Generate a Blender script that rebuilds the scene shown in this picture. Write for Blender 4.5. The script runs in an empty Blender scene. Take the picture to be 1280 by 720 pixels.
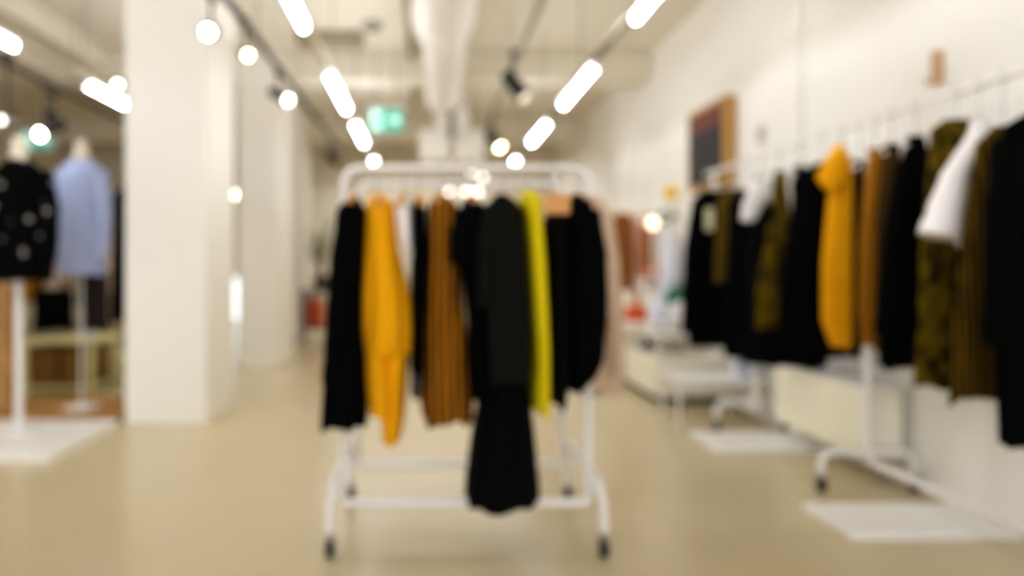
import bpy, bmesh, math, random
from mathutils import Vector, Matrix
random.seed(7)
PI = math.pi
S = bpy.context.scene
C = S.collection
F, HX, HY, H = 800.0, 535.0, 332.0, 1.27     # focal length in pixels, vanishing point, eye height

def P(px, py, Y):
    """photo pixel at depth Y -> world point"""
    return Vector(((px-HX)/F*Y, Y, H+(HY-py)/F*Y))

# ------------------------------------------------------------------ materials
def lin(c):
    return tuple((v/12.92 if v <= .04045 else ((v+.055)/1.055)**2.4) for v in c)
def rgb(r, g, b): return lin((r/255, g/255, b/255))+(1,)
MATS = {}
def mat(name, col, rough=.6, metal=0, bump=0, bscale=60, emit=0, ecol=None, var=0, vscale=4, spec=.5,
        col2=None, pattern=None, pscale=20, sheen=0, stretch=(1,1,1), trans=0):
    if name in MATS: return MATS[name]
    m = bpy.data.materials.new(name); m.use_nodes = True
    nt = m.node_tree; n = nt.nodes; l = nt.links
    b = n['Principled BSDF']
    b.inputs['Roughness'].default_value = rough
    b.inputs['Metallic'].default_value = metal
    b.inputs['Specular IOR Level'].default_value = spec
    b.inputs['Sheen Weight'].default_value = sheen
    b.inputs['Transmission Weight'].default_value = trans
    tc = n.new('ShaderNodeTexCoord'); mp = n.new('ShaderNodeMapping')
    l.new(tc.outputs['Object'], mp.inputs['Vector'])
    mp.inputs['Scale'].default_value = stretch
    b.inputs['Base Color'].default_value = col
    out = None
    if pattern:
        if pattern == 'wave':
            t = n.new('ShaderNodeTexWave'); t.bands_direction = 'Z'
            t.inputs['Scale'].default_value = pscale; t.inputs['Distortion'].default_value = 4
            t.inputs['Detail'].default_value = 2; o = t.outputs['Fac']
        elif pattern == 'wavex':
            t = n.new('ShaderNodeTexWave'); t.bands_direction = 'X'
            t.inputs['Scale'].default_value = pscale; t.inputs['Distortion'].default_value = 3; o = t.outputs['Fac']
        elif pattern == 'voronoi':
            t = n.new('ShaderNodeTexVoronoi'); t.inputs['Scale'].default_value = pscale; o = t.outputs['Distance']
        elif pattern == 'wood':
            t = n.new('ShaderNodeTexWave'); t.inputs['Scale'].default_value = pscale
            t.inputs['Distortion'].default_value = 6; t.inputs['Detail'].default_value = 3; o = t.outputs['Fac']
        else:
            t = n.new('ShaderNodeTexNoise'); t.inputs['Scale'].default_value = pscale; o = t.outputs['Fac']
        l.new(mp.outputs['Vector'], t.inputs['Vector'])
        r = n.new('ShaderNodeValToRGB')
        r.color_ramp.elements[0].color = col; r.color_ramp.elements[1].color = col2
        if pattern == 'voronoi':
            r.color_ramp.elements[0].position = .16; r.color_ramp.elements[1].position = .24
        else:
            r.color_ramp.elements[0].position = .35; r.color_ramp.elements[1].position = .65
        l.new(o, r.inputs['Fac']); out = r.outputs['Color']
    if var:
        t = n.new('ShaderNodeTexNoise'); t.inputs['Scale'].default_value = vscale; t.inputs['Detail'].default_value = 4
        l.new(mp.outputs['Vector'], t.inputs['Vector'])
        mr = n.new('ShaderNodeMapRange'); mr.inputs['To Min'].default_value = 1-var; mr.inputs['To Max'].default_value = 1+var
        l.new(t.outputs['Fac'], mr.inputs['Value'])
        mx = n.new('ShaderNodeVectorMath'); mx.operation = 'MULTIPLY'
        if out: l.new(out, mx.inputs[0])
        else: mx.inputs[0].default_value = col[:3]
        l.new(mr.outputs['Result'], mx.inputs[1]); out = mx.outputs['Vector']
    if out: l.new(out, b.inputs['Base Color'])
    if bump:
        t = n.new('ShaderNodeTexNoise'); t.inputs['Scale'].default_value = bscale; t.inputs['Detail'].default_value = 3
        l.new(mp.outputs['Vector'], t.inputs['Vector'])
        bp = n.new('ShaderNodeBump'); bp.inputs['Strength'].default_value = bump; bp.inputs['Distance'].default_value = .01
        l.new(t.outputs['Fac'], bp.inputs['Height']); l.new(bp.outputs['Normal'], b.inputs['Normal'])
    if emit:
        b.inputs['Emission Color'].default_value = ecol or col
        b.inputs['Emission Strength'].default_value = emit
    MATS[name] = m
    return m

M_FLOOR = mat('polished_concrete', rgb(208,192,158), rough=.25, var=.06, vscale=1.2, bump=.03, bscale=6, spec=.5)
M_CEIL = mat('raw_ceiling', rgb(222,213,194), rough=.9, var=.06, vscale=1.5, bump=.3, bscale=12)
M_WALL = mat('white_plaster', rgb(243,239,230), rough=.85, var=.02, vscale=2, bump=.08, bscale=30)
M_COL = mat('column_paint', rgb(240,235,224), rough=.7, var=.015, bump=.05, bscale=25)
M_BACK = mat('beige_wall', rgb(226,216,196), rough=.85, var=.04, vscale=1)
M_BEAM = mat('beam_paint', rgb(226,217,198), rough=.9, var=.03)
M_WHITE = mat('white_powder_coat', rgb(238,234,228), rough=.35, spec=.5)
M_WHITE2 = mat('white_lacquer', rgb(246,243,238), rough=.4)
M_DUCT = mat('painted_duct', rgb(244,239,228), rough=.45, var=.02)
M_GREYM = mat('grey_rail', rgb(150,142,126), rough=.5)
M_DARKM = mat('dark_metal', rgb(38,36,34), rough=.45, metal=.3)
M_RUB = mat('black_rubber', rgb(30,29,28), rough=.6)
M_STEEL = mat('brushed_steel', rgb(180,178,172), rough=.3, metal=1)
M_TUBE = mat('glowing_tube', (1,.97,.9,1), emit=25, ecol=(.94,.99,1.08,1))
M_BULB = mat('glowing_lens', (1,.95,.8,1), emit=45, ecol=(1,.98,.9,1))
M_BULB_G = mat('glowing_lens_yellow', (1,1,.6,1), emit=14, ecol=(1,.98,.6,1))
M_BULB_P = mat('glowing_lens_pink', (1,.85,.75,1), emit=12, ecol=(1,.86,.74,1))
M_BULB_F = mat('far_lens', (1,.95,.85,1), emit=4.5, ecol=(1,.9,.78,1))
M_BULB_D = mat('dim_lens', (1,.9,.7,1), emit=.6, ecol=(1,.88,.7,1))
M_WOODH = mat('hanger_wood', rgb(214,160,92), rough=.45, pattern='wood', col2=rgb(188,130,66), pscale=8)
M_PINE = mat('pine_board', rgb(196,150,92), rough=.5, pattern='wood', col2=rgb(166,120,66), pscale=3)
M_BLACK = mat('black_fabric', rgb(4,4,4), rough=.95, bump=.3, bscale=200, spec=.1)
M_BLACK2 = mat('black_crepe', rgb(3,3,4), rough=.9, bump=.2, bscale=120, spec=.15)
M_CHAR = mat('charcoal_fabric', rgb(20,20,16), rough=.9, bump=.3, bscale=150, spec=.15)
M_NAVY = mat('navy_fabric', rgb(6,6,15), rough=.9, bump=.3, bscale=150, spec=.15)
M_MUST = mat('mustard_fabric', rgb(234,166,8), rough=.8, bump=.3, bscale=120, var=.12, vscale=6, spec=.2)
M_MUST2 = mat('deep_mustard_fabric', rgb(150,100,12), rough=.8, bump=.3, bscale=120, var=.15, vscale=6, spec=.2)
M_YEL = mat('yellow_fabric', rgb(228,206,20), rough=.8, bump=.3, bscale=120, var=.08, spec=.2)
M_STRIPE = mat('striped_mustard', rgb(166,108,14), rough=.85, pattern='wavex', col2=rgb(52,36,10), pscale=9, spec=.15, stretch=(1,1,.25))
M_OLIVE = mat('patterned_olive', rgb(112,92,16), rough=.9, pattern='noise', col2=rgb(22,19,8), pscale=22, spec=.1, stretch=(1,1,.5))
M_OLIVE2 = mat('striped_olive', rgb(110,84,18), rough=.9, pattern='wavex', col2=rgb(38,30,12), pscale=13, spec=.1, stretch=(1,1,.2))
M_OLIVE3 = mat('plain_olive', rgb(92,74,18), rough=.9, bump=.3, bscale=100, var=.2, spec=.1)
M_BROWNO = mat('brown_olive', rgb(66,50,20), rough=.9, bump=.3, bscale=100, var=.2, spec=.1)
M_CLOTHW = mat('white_cotton', rgb(240,234,230), rough=.85, bump=.2, bscale=120)
M_PINK = mat('blush_fabric', rgb(216,188,162), rough=.85, bump=.2, bscale=120, var=.06)
M_BLUE = mat('light_blue_cotton', rgb(178,188,222), rough=.85, bump=.2, bscale=120, var=.1, vscale=8)
M_FLORAL = mat('floral_black_knit', rgb(150,146,140), rough=.9, pattern='voronoi', col2=rgb(5,5,5), pscale=9, spec=.1)
M_SKIN = mat('mannequin_shell', rgb(232,220,196), rough=.5)
M_SUEDE = mat('brown_suede', rgb(140,84,28), rough=.85, bump=.4, bscale=50, var=.25, vscale=6)
M_LEATH = mat('brown_leather', rgb(160,96,44), rough=.5, var=.15)
M_ORANGE = mat('orange_lacquer', rgb(214,96,26), rough=.4)
M_REDOR = mat('red_orange_case', rgb(170,52,18), rough=.45)
M_GREEN = mat('green_lacquer', rgb(28,110,66), rough=.5)
M_LEAF = mat('leaf_green', rgb(110,126,60), rough=.6, var=.25, vscale=12)
M_LEAF2 = mat('dark_leaf', rgb(42,86,40), rough=.6, var=.2, vscale=12)
M_TERRA = mat('dark_pot', rgb(60,54,48), rough=.6)
M_SOIL = mat('potting_soil', rgb(50,36,24), rough=.95, bump=.5)
M_WICK = mat('woven_wicker', rgb(150,112,46), rough=.8, pattern='wave', col2=rgb(92,64,22), pscale=14)
M_CREAMT = mat('cream_top', rgb(226,218,160), rough=.5)
M_SIGN = mat('exit_green', rgb(40,160,130), rough=.4, emit=.3, ecol=rgb(60,190,160))
M_SIGNW = mat('exit_white', rgb(235,255,250), rough=.4, emit=.6, ecol=rgb(225,255,245))
M_ART = mat('painting_dark', rgb(38,28,26), rough=.6, pattern='noise', col2=rgb(24,22,24), pscale=4)
M_ARTR = mat('painting_red', rgb(104,48,40), rough=.6, var=.2, vscale=6)
M_GOLD = mat('gilt_frame', rgb(182,140,76), rough=.4, metal=.3)
M_TAN = mat('tan_plastic', rgb(198,160,120), rough=.5)
M_SWITCH = mat('grey_plastic', rgb(206,200,190), rough=.5)
M_GLOW = mat('daylight_glass', rgb(225,235,250), rough=.2, emit=1.6, ecol=(.85,.92,1,1))
M_RAD = mat('radiator_enamel', rgb(246,241,222), rough=.45)
M_CERAM = mat('pale_ceramic', rgb(226,228,240), rough=.3)
M_PAPER = mat('paper_tag', rgb(228,222,190), rough=.8)

# ------------------------------------------------------------------ mesh helpers
def new(): return bmesh.new()
def box(bm, x0, x1, y0, y1, z0, z1, mtx=None):
    vs = [bm.verts.new((x, y, z)) for x in (x0,x1) for y in (y0,y1) for z in (z0,z1)]
    if mtx:
        for v in vs: v.co = mtx @ v.co
    for f in ((0,1,3,2),(4,6,7,5),(0,4,5,1),(2,3,7,6),(0,2,6,4),(1,5,7,3)):
        bm.faces.new([vs[i] for i in f])
    return vs
def rings(bm, rr, close=True, cap=True):
    """rr: list of rings (lists of Vectors)"""
    R_ = [[bm.verts.new(p) for p in r] for r in rr]
    n = len(R_[0])
    for a, b in zip(R_, R_[1:]):
        for i in range(n):
            j = (i+1) % n
            bm.faces.new((a[i], a[j], b[j], b[i]))
    if cap:
        bm.faces.new(list(reversed(R_[0]))); bm.faces.new(R_[-1])
def tube(bm, pts, r, n=12, cap=True):
    pts = [Vector(p) for p in pts]
    rad = r if isinstance(r, (list, tuple)) else [r]*len(pts)
    up = None; rr = []
    for i, p in enumerate(pts):
        if i == 0: d = pts[1]-p
        elif i == len(pts)-1: d = p-pts[i-1]
        else: d = (pts[i+1]-p).normalized()+(p-pts[i-1]).normalized()
        d.normalize()
        if up is None:
            up = Vector((0,0,1)) if abs(d.z) < .9 else Vector((0,1,0))
        s = d.cross(up).normalized(); up = s.cross(d).normalized()
        rr.append([p+(s*math.cos(2*PI*k/n)+up*math.sin(2*PI*k/n))*rad[i] for k in range(n)])
    rings(bm, rr, cap=cap)
def lathe(bm, prof, cx=0, cy=0, n=24, cap=True):
    rings(bm, [[Vector((cx+r*math.cos(2*PI*k/n), cy+r*math.sin(2*PI*k/n), z)) for k in range(n)] for r, z in prof], cap=cap)
def arc(c, r, a0, a1, plane, n=6):
    out = []
    for k in range(n+1):
        a = a0+(a1-a0)*k/n
        u, v = r*math.cos(a), r*math.sin(a)
        out.append(Vector(c)+(Vector((u,0,v)) if plane == 'xz' else Vector((0,u,v))))
    return out
def obj(name, bm, m, parent=None, smooth=True, bevel=0, kind=None, origin=None):
    bmesh.ops.recalc_face_normals(bm, faces=bm.faces)
    me = bpy.data.meshes.new(name); 
    if origin is not None:
        bmesh.ops.translate(bm, verts=bm.verts, vec=-Vector(origin))
    bm.to_mesh(me); bm.free()
    o = bpy.data.objects.new(name, me); C.objects.link(o)
    me.materials.append(m)
    if smooth:
        for p in me.polygons: p.use_smooth = True
        try: me.set_sharp_from_angle(angle=math.radians(40))
        except Exception: pass
    if bevel:
        md = o.modifiers.new('bevel', 'BEVEL'); md.width = bevel; md.segments = 2; md.limit_method = 'ANGLE'
    if origin is not None: o.location = origin
    if parent: o.parent = parent
    if kind: o['kind'] = kind
    return o
def thing(name, label, cat, loc=(0,0,0), group=None):
    o = bpy.data.objects.new(name, None); C.objects.link(o); o.location = loc
    o.empty_display_size = .1
    o['label'] = label; o['category'] = cat
    if group: o['group'] = group
    return o
def tag(o, label, cat, group=None):
    o['label'] = label; o['category'] = cat
    if group: o['group'] = group
    return o
def part(name, bm, m, par, **k):
    """bm in world coordinates, thing root at par.location (no rotation)"""
    o = obj(name, bm, m, None, **k)
    top = par; off = Vector((0,0,0))
    while top: off += top.location; top = top.parent
    o.data.transform(Matrix.Translation(-off))
    o.parent = par
    return o

# ------------------------------------------------------------------ the room
def struct(name, m, boxes, bevel=0):
    bm = new()
    for b in boxes: box(bm, *b)
    return obj(name, bm, m, smooth=False, bevel=bevel, kind='structure')
CZ = 3.95
struct('floor', M_FLOOR, [(-8,2.95,-3,15,-.1,0)])
struct('ceiling', M_CEIL, [(-8,2.95,-3,15,CZ,CZ+.15)])
struct('wall_right', M_WALL, [(2.8,2.95,-3,14.6,0,CZ)])
struct('wall_left', M_BACK, [(-8.1,-8,-3,14.6,0,CZ)])
# back wall with a tall window opening at the left
struct('wall_back', M_BACK, [(-8,-4.75,14.4,14.6,0,CZ), (-4.05,2.8,14.4,14.6,0,CZ), (-4.75,-4.05,14.4,14.6,1.05,CZ)])
w = struct('window_1', M_GLOW, [(-4.72,-4.08,14.5,14.52,.03,1.02)])
wf = new()
for b in ((-4.75,-4.7,14.42,14.56,0,1.05),(-4.1,-4.05,14.42,14.56,0,1.05),(-4.7,-4.1,14.42,14.56,1.0,1.05),(-4.7,-4.1,14.42,14.56,0,.05)): box(wf, *b)
part('window_frame', wf, M_WHITE, w, smooth=False)
# shallow pilasters on the right wall
struct('trim_1', M_WALL, [(2.74,2.8,4.75,5.4,0,CZ)], .004)
struct('trim_2', M_WALL, [(2.74,2.8,8.6,9.4,0,CZ)], .004)
struct('baseboard_right', M_WALL, [(2.785,2.8,-3,4.75,0,.08), (2.785,2.8,9.4,14.4,0,.08)])
# crossing ceiling beams
struct('trim_3', M_BEAM, [(-8,2.8,8.0,8.35,3.6,CZ)], .01)
struct('trim_4', M_BEAM, [(-8,2.8,11.6,12.0,3.55,CZ)], .01)
struct('trim_5', M_BEAM, [(-5.05,-4.5,-1,8.0,3.55,CZ)], .01)
struct('trim_6', M_BEAM, [(-4.2,-4.0,-1,8.0,3.7,CZ)], .01)
struct('trim_7', M_BEAM, [(-8,2.8,14.1,14.4,3.2,CZ)], .01)
# darker grille box on the ceiling
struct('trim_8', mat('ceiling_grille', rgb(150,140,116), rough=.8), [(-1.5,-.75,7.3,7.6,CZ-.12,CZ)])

def column(x0, x1, y0, y1, label):
    bm = new(); box(bm, x0, x1, y0, y1, 0, CZ)
    o = obj('column', bm, M_COL, smooth=False, bevel=.012, origin=((x0+x1)/2, (y0+y1)/2, 0))
    tag(o, label, 'column', 'square white columns down the left of the shop')
column(-2.41, -1.76, 5.08, 5.82, 'big white square column nearest the camera, beside the mannequins')
column(-2.36, -1.855, 7.94, 8.9, 'middle white square column, seen just right of the nearest column')
column(-2.6, -2.15, 11.0, 11.6, 'farthest white square column, mostly hidden behind the middle one')

# ------------------------------------------------------------------ ceiling services
d = thing('air_duct', 'round white ventilation duct running under the middle of the ceiling', 'duct', (.14,5,3.5))
bm = new(); tube(bm, [(.14,1.0,3.55),(.14,5.8,3.55)], .28, 40); part('wide_section', bm, M_DUCT, d)
bm = new(); tube(bm, [(.14,5.75,3.55),(.14,5.86,3.55)], .3, 40); part('collar', bm, M_DUCT, d)
bm = new(); tube(bm, [(.14,5.86,3.52),(.16,5.95,3.5),(.2,8.4,3.47)], [.27,.215,.215], 40); part('narrow_section', bm, M_DUCT, d)
for y in (2.5, 4.6, 6.9):
    for s in (-1, 1):
        bm = new(); box(bm, .14+s*.2-.012, .14+s*.2+.012, y-.012, y+.012, 3.62, CZ)
        part('hanger_strap', bm, M_DUCT, d, smooth=False)

v = thing('ventilation_unit', 'white boxy air unit at the far end of the round duct', 'air unit', (.2,9,3))
bm = new(); box(bm, .0-.12, .3, 8.8, 9.3, 2.72, 3.14); part('left_box', bm, M_DUCT, v, smooth=False, bevel=.01)
bm = new(); box(bm, .36, .78, 8.8, 9.3, 2.72, 3.14); part('right_box', bm, M_DUCT, v, smooth=False, bevel=.01)
bm = new(); box(bm, .1, .54, 8.7, 9.3, 3.14, 3.6); part('upper_box', bm, M_DUCT, v, smooth=False, bevel=.01)
bm = new(); box(bm, .28, .37, 8.66, 8.8, 3.02, 3.45); part('slot', bm, M_GREYM, v, smooth=False)
for s in (.0, .64):
    bm = new(); box(bm, s-.01, s+.01, 9.0, 9.02, 3.14, CZ)
    part('hanger_rod', bm, M_GREYM, v, smooth=False)

bm = new(); tube(bm, [(-.21,1.0,3.86),(-.21,10.5,3.86)], .035, 12)
tag(obj('ceiling_pipe', bm, mat('olive_pipe', rgb(150,138,106), rough=.6), origin=(-.21,5,3.86)), 'thin dull olive pipe along the ceiling left of the round duct', 'pipe')
v = thing('smoke_detector', 'round ceiling detector between the left tube lights and the pipe', 'detector', (-.62,7.1,CZ))
bm = new(); lathe(bm, [(.12,CZ),(.12,CZ-.03),(.08,CZ-.06),(.03,CZ-.065)], -.62, 7.1); part('housing', bm, M_GREYM, v)
bm = new(); lathe(bm, [(.045,CZ-.06),(.04,CZ-.075)], -.62, 7.1, 16); part('sensor', bm, M_DARKM, v)

# suspended rails with fluorescent tubes
TZ = H+1.6
def light_row(x, rail, y0, y1, label):
    t = thing('light_rail', label, 'light rail', (x, y0, TZ))
    bm = new(); box(bm, x-.025, x+.025, y0, y1, TZ+.035, TZ+.075); part('rail', bm, rail, t, smooth=False)
    bm = new(); y = y0+.5
    while y < y1:
        tube(bm, [(x, y, TZ+.07), (x, y, CZ)], .006, 8); y += 1.8
        part('suspension_wire', bm, M_GREYM, t); bm = new()
    bm.free()
def tube_light(x, y0, y1, label):
    t = thing('tube_light', label, 'tube light', (x, (y0+y1)/2, TZ), 'bright fluorescent tubes on the rails')
    bm = new(); box(bm, x-.035, x+.035, y0, y1, TZ+.012, TZ+.036); part('housing', bm, M_WHITE, t, smooth=False, bevel=.004)
    bm = new(); tube(bm, [(x, y0+.02, TZ-.01), (x, y1-.02, TZ-.01)], .024, 14); part('tube', bm, M_TUBE, t)
    for yy in (y0, y1-.03):
        bm = new(); box(bm, x-.028, x+.028, yy, yy+.03, TZ-.03, TZ+.02); part('end_cap', bm, M_WHITE, t, smooth=False)
light_row(1.34, M_GREYM, 1.5, 10.3, 'thin grey light rail hanging beside the right wall')
light_row(-.83, M_BEAM, 1.5, 10.3, 'thin pale light rail hanging left of the ceiling pipe')
light_row(-3.0, M_BEAM, 1.5, 8.6, 'thin pale light rail above the mannequins')
rows = [(1.34, [(2.7,4.15),(5.1,6.36),(7.1,8.3),(9.5,9.95)], 'right-hand row of tube lights'),
        (-.83, [(2.85,4.3),(5.28,6.54),(7.12,8.35),(9.5,9.95)], 'middle row of tube lights')]
pos = ['nearest lit tube, cut by the top edge, in the ', 'second lit tube from the camera in the ', 'third lit tube from the camera in the ', 'short farthest lit tube in the ']
for x, segs, nm in rows:
    for (a, b), p_ in zip(segs, pos): tube_light(x, a, b, p_+nm)
tube_light(-3.0, 3.15, 4.66, 'lit tube cut by the left edge of the photo')
tube_light(-3.0, 5.6, 7.05, 'lit tube ending behind the big white column, above the mannequins')

# track spotlights
def track(x, y0, y1, z, label):
    t = thing('lighting_track', label, 'lighting track', (x, y0, z))
    bm = new(); box(bm, x-.02, x+.02, y0, y1, z, z+.035); part('rail', bm, M_DARKM if x < 0 else M_GREYM, t, smooth=False)
    bm = new(); y = y0+.4
    while y < y1:
        tube(bm, [(x,y,z+.03),(x,y,CZ)], .006, 8); y += 1.6
        part('suspension_wire', bm, M_GREYM, t); bm = new()
    bm.free()
def spotlight(pos, aim, trackz, m, label, r=.045, body=M_DARKM, L=.16, energy=0, wallaim=None):
    """pos = centre of the glowing lens, aim = direction of the beam"""
    p = Vector(pos); a = Vector(aim).normalized()
    t = thing('track_spotlight', label, 'spotlight', pos, 'spotlights on the ceiling tracks')
    bm = new(); tube(bm, [p+a*.004, p-a*.02, p-a*L, p-a*(L+.03)], [r+.012, r+.012, r+.006, r*.5], 24); part('lamp_body', bm, body, t)
    bm = new(); tube(bm, [p+a*.002, p+a*.012], [r, r*.85], 24); part('lens', bm, m, t)
    q = p-a*L*.6
    bm = new(); tube(bm, [q, (q.x, q.y, trackz-.03)], .01, 8); part('bracket', bm, body, t)
    bm = new(); box(bm, q.x-.02, q.x+.02, q.y-.06, q.y+.06, trackz-.04, trackz); part('adapter', bm, body, t, smooth=False)
    if energy:
        ld = bpy.data.lights.new('spot_beam', 'SPOT'); ld.energy = energy; ld.spot_size = math.radians(80); ld.spot_blend = .8
        ld.shadow_soft_size = .05; ld.color = (1,.93,.8)
        lo = bpy.data.objects.new('spot_beam', ld); C.objects.link(lo); lo.location = p+a*.03
        dd = Vector(wallaim)-lo.location
        lo.rotation_euler = dd.to_track_quat('-Z','Y').to_euler()
track(-1.36, 1.5, 10, H+1.78, 'dark lighting track passing right of the big column')
track(.86, 1.5, 9.2, H+1.98, 'thin grey lighting track right of the round duct')
spotlight(P(260,40,4.1), (.1,-1,-.45), H+1.78, M_BULB, 'brightest spotlight, at the top right corner of the big column', .038)
spotlight(P(310,69,4.55), (.5,-1,-.4), H+1.78, M_BULB_G, 'yellowish spotlight second along the dark track', .03)
spotlight(P(360,125,5.8), (.75,-.6,-.5), H+1.78, M_BULB_P, 'pinkish spotlight with a black body beside the middle column', .04, L=.26)
spotlight(P(424,205,9.0), (1,.3,-.9), H+1.78, M_BULB_D, 'small black spotlight above the left corner of the clothes rack', .05, L=.22)
spotlight(P(655,122,5.86), (.45,-.35,-.75), H+1.98, M_BULB_D, 'black spotlight with a dim lens between duct and right tube lights', .06, L=.3)
spotlight(P(625,184,8.4), (.5,-.4,-.8), H+1.98, M_BULB_G, 'small yellow lit spotlight near the third right tube light', .06, L=.3)
LZ = H+1.75
track(-3.7, 1.5, 8.5, LZ, 'dark lighting track over the mannequin display')
spotlight(P(50,168,6.0), (.1,-1,-.35), LZ, M_BULB, 'bright round spotlight in front of the left exit sign', .04, L=.2)
spotlight(P(147,106,6.6), (.1,-1,-.3), LZ+.2, M_BULB_P, 'round spotlight right behind the tube light by the column', .035)
spotlight(P(78,160,6.6), (.3,1,-.6), LZ, M_BULB_D, 'dark turned-away spotlight above the blue shirt mannequin', .05, L=.2)
spotlight(P(2,150,5.2), (.1,-1,-.35), LZ, M_BULB_F, 'spotlight on the very left edge of the photo', .03)
track(.95, 10.6, 13.9, H+1.9, 'short far lighting track near the back wall')
spotlight(P(590,216,12.2), (.1,-1,-.2), H+1.9, M_BULB_F, 'left one of the far pair of spotlights above the clothes rack', .05)
spotlight(P(604,222,12.6), (.1,-1,-.2), H+1.9, M_BULB_F, 'right one of the far pair of spotlights above the clothes rack', .05)
spotlight(P(562,240,13.5), (.1,-1,-.2), H+1.9, M_BULB_F, 'dim far spotlight seen just under the clothes rail', .05)
spotlight(P(583,240,13.3), (.1,-1,-.2), H+1.9, M_BULB_F, 'left lamp of the twin lights seen just under the clothes rail', .06)
spotlight(P(597,240,13.3), (.1,-1,-.2), H+1.9, M_BULB_F, 'right lamp of the twin lights seen just under the clothes rail', .06)
spotlight(P(290,243,12), (0,-1,-.2), 3.2, M_BULB_P, 'small spotlight seen in the slit between the two nearest columns', .08)

# exit signs
def exit_sign(px, py, Y, w, h, label, arrow=True):
    c = P(px, py, Y)
    t = thing('exit_sign', label, 'exit sign', c)
    def q(u0, u1, v0, v1, y=0, t_=.004): return (c.x+u0*w, c.x+u1*w, c.y-.03-y-t_, c.y-.03-y, c.z+v0*h, c.z+v1*h)
    bm = new(); box(bm, c.x-w/2-.01, c.x+w/2+.01, c.y-.03, c.y+.03, c.z-h/2-.01, c.z+h/2+.03); part('housing', bm, M_WHITE, t, smooth=False, bevel=.005)
    bm = new(); box(bm, *q(-.5,.5,-.5,.5)); part('sign_face', bm, M_SIGN, t, smooth=False)
    bm = new(); box(bm, *q(-.44,-.12,-.4,.42,.004,.002)); part('door_symbol', bm, M_SIGNW, t, smooth=False)
    bm = new()   # running figure
    yy = c.y-.042
    def g(u, v): return (c.x+u*w, yy, c.z+v*h)
    hb = Vector(g(-.22,.28)); n = 12
    lathe(bm, [(.0001,hb.z-.09*h),(.07*h,hb.z-.05*h),(.09*h,hb.z),(.07*h,hb.z+.05*h),(.0001,hb.z+.09*h)], hb.x, yy, 12)
    tube(bm, [g(-.24,.16), g(-.3,-.08)], .07*h, 8)
    tube(bm, [g(-.3,-.08), g(-.22,-.16), g(-.22,-.34)], .045*h, 8)
    tube(bm, [g(-.3,-.08), g(-.36,-.22), g(-.44,-.24)], .045*h, 8)
    tube(bm, [g(-.24,.14), g(-.16,.02), g(-.1,.06)], .035*h, 8)
    tube(bm, [g(-.25,.14), g(-.35,.12), g(-.38,.0)], .035*h, 8)
    part('running_figure', bm, M_SIGN, t)
    bm = new()
    y0, y1 = c.y-.038, c.y-.034
    box(bm, c.x+.02*w, c.x+.28*w, y0, y1, c.z-.06*h, c.z+.06*h)
    vs = [bm.verts.new((c.x+u*w, y, c.z+vv*h)) for y in (y0,y1) for u, vv in ((.24,.24),(.44,0),(.24,-.24))]
    bm.faces.new(vs[:3]); bm.faces.new(vs[3:][::-1])
    for i in range(3):
        j = (i+1)%3; bm.faces.new((vs[i],vs[j],vs[3+j],vs[3+i]))
    part('arrow', bm, M_SIGNW, t, smooth=False)
    for s in (-.3,.3):
        bm = new(); tube(bm, [(c.x+s*w,c.y,c.z+h/2),(c.x+s*w,c.y,CZ)], .006, 8)
        part('suspension_rod', bm, M_GREYM, t)
exit_sign(483, 151, 7.8, .4, .27, 'green exit sign hanging left of the round duct')
exit_sign(48, 176, 8.2, .38, .22, 'green exit sign hanging behind the left mannequins')

# ------------------------------------------------------------------ clothes racks
def caster(par, x, y, z=.1):
    w = thing_part = None
    bm = new(); tube(bm, [(x-.016,y,.038),(x-.013,y,.038),(x+.013,y,.038),(x+.016,y,.038)], [.033,.038,.038,.033], 24)
    wh = part('caster', bm, M_RUB, par)
    bm = new()
    for s in (-1,1): box(bm, x+s*.022-.003, x+s*.022+.003, y-.018, y+.018, .03, .088)
    box(bm, x-.025, x+.025, y-.022, y+.022, .082, .09)
    tube(bm, [(x,y,.088),(x,y,z+.01)], .009, 10)
    part('fork', bm, M_STEEL, wh, smooth=False)

XL, XR, YF, YB, RT, BB = -.374, .712, 2.85, 3.4, 1.705, .215
rk = thing('clothes_rack', 'white tubular double-rail clothes rack on casters in the middle of the floor', 'clothes rack', (.17,3.1,0))
def hoop(y, nm):
    r = .07
    pts = [Vector((XL,y,BB)), Vector((XL,y,RT-r))]+arc((XL+r,y,RT-r), r, PI, PI/2, 'xz')[1:]+arc((XR-r,y,RT-r), r, PI/2, 0, 'xz')+[Vector((XR,y,BB))]
    bm = new(); tube(bm, pts, .0165, 16); part(nm, bm, M_WHITE, rk)
hoop(YF, 'front_hoop'); hoop(YB, 'back_hoop')
for y, nm in ((YF,'front_base_bar'), (YB,'back_base_bar')):
    bm = new(); tube(bm, [(XL,y,BB),(XR,y,BB)], .019, 16); part(nm, bm, M_WHITE, rk)
for x, s in ((XL,-1),(XR,1)):
    xo = x+s*.04; r = .075; z = .32
    y0, y1 = YF-.06, YB+.05
    pts = [Vector((xo+s*.015,y0,.11)), Vector((xo+s*.01,y0,z-r))]+arc((xo,y0+r,z-r), r, PI, PI/2, 'yz')[1:]+arc((xo,y1-r,z-r), r, PI/2, 0, 'yz')+[Vector((xo,y1,.1))]
    bm = new(); tube(bm, pts, .02, 16); part('side_foot', bm, M_WHITE, rk)
    for yy, dd in ((YF,.02),(YB,-.02)):
        bm = new(); tube(bm, [(x,yy,.3),(xo,yy+dd,.3)], .016, 10); part('joint', bm, M_WHITE, rk)
    caster(rk, xo+s*.012, y0, .1); caster(rk, xo, y1, .1)

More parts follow.
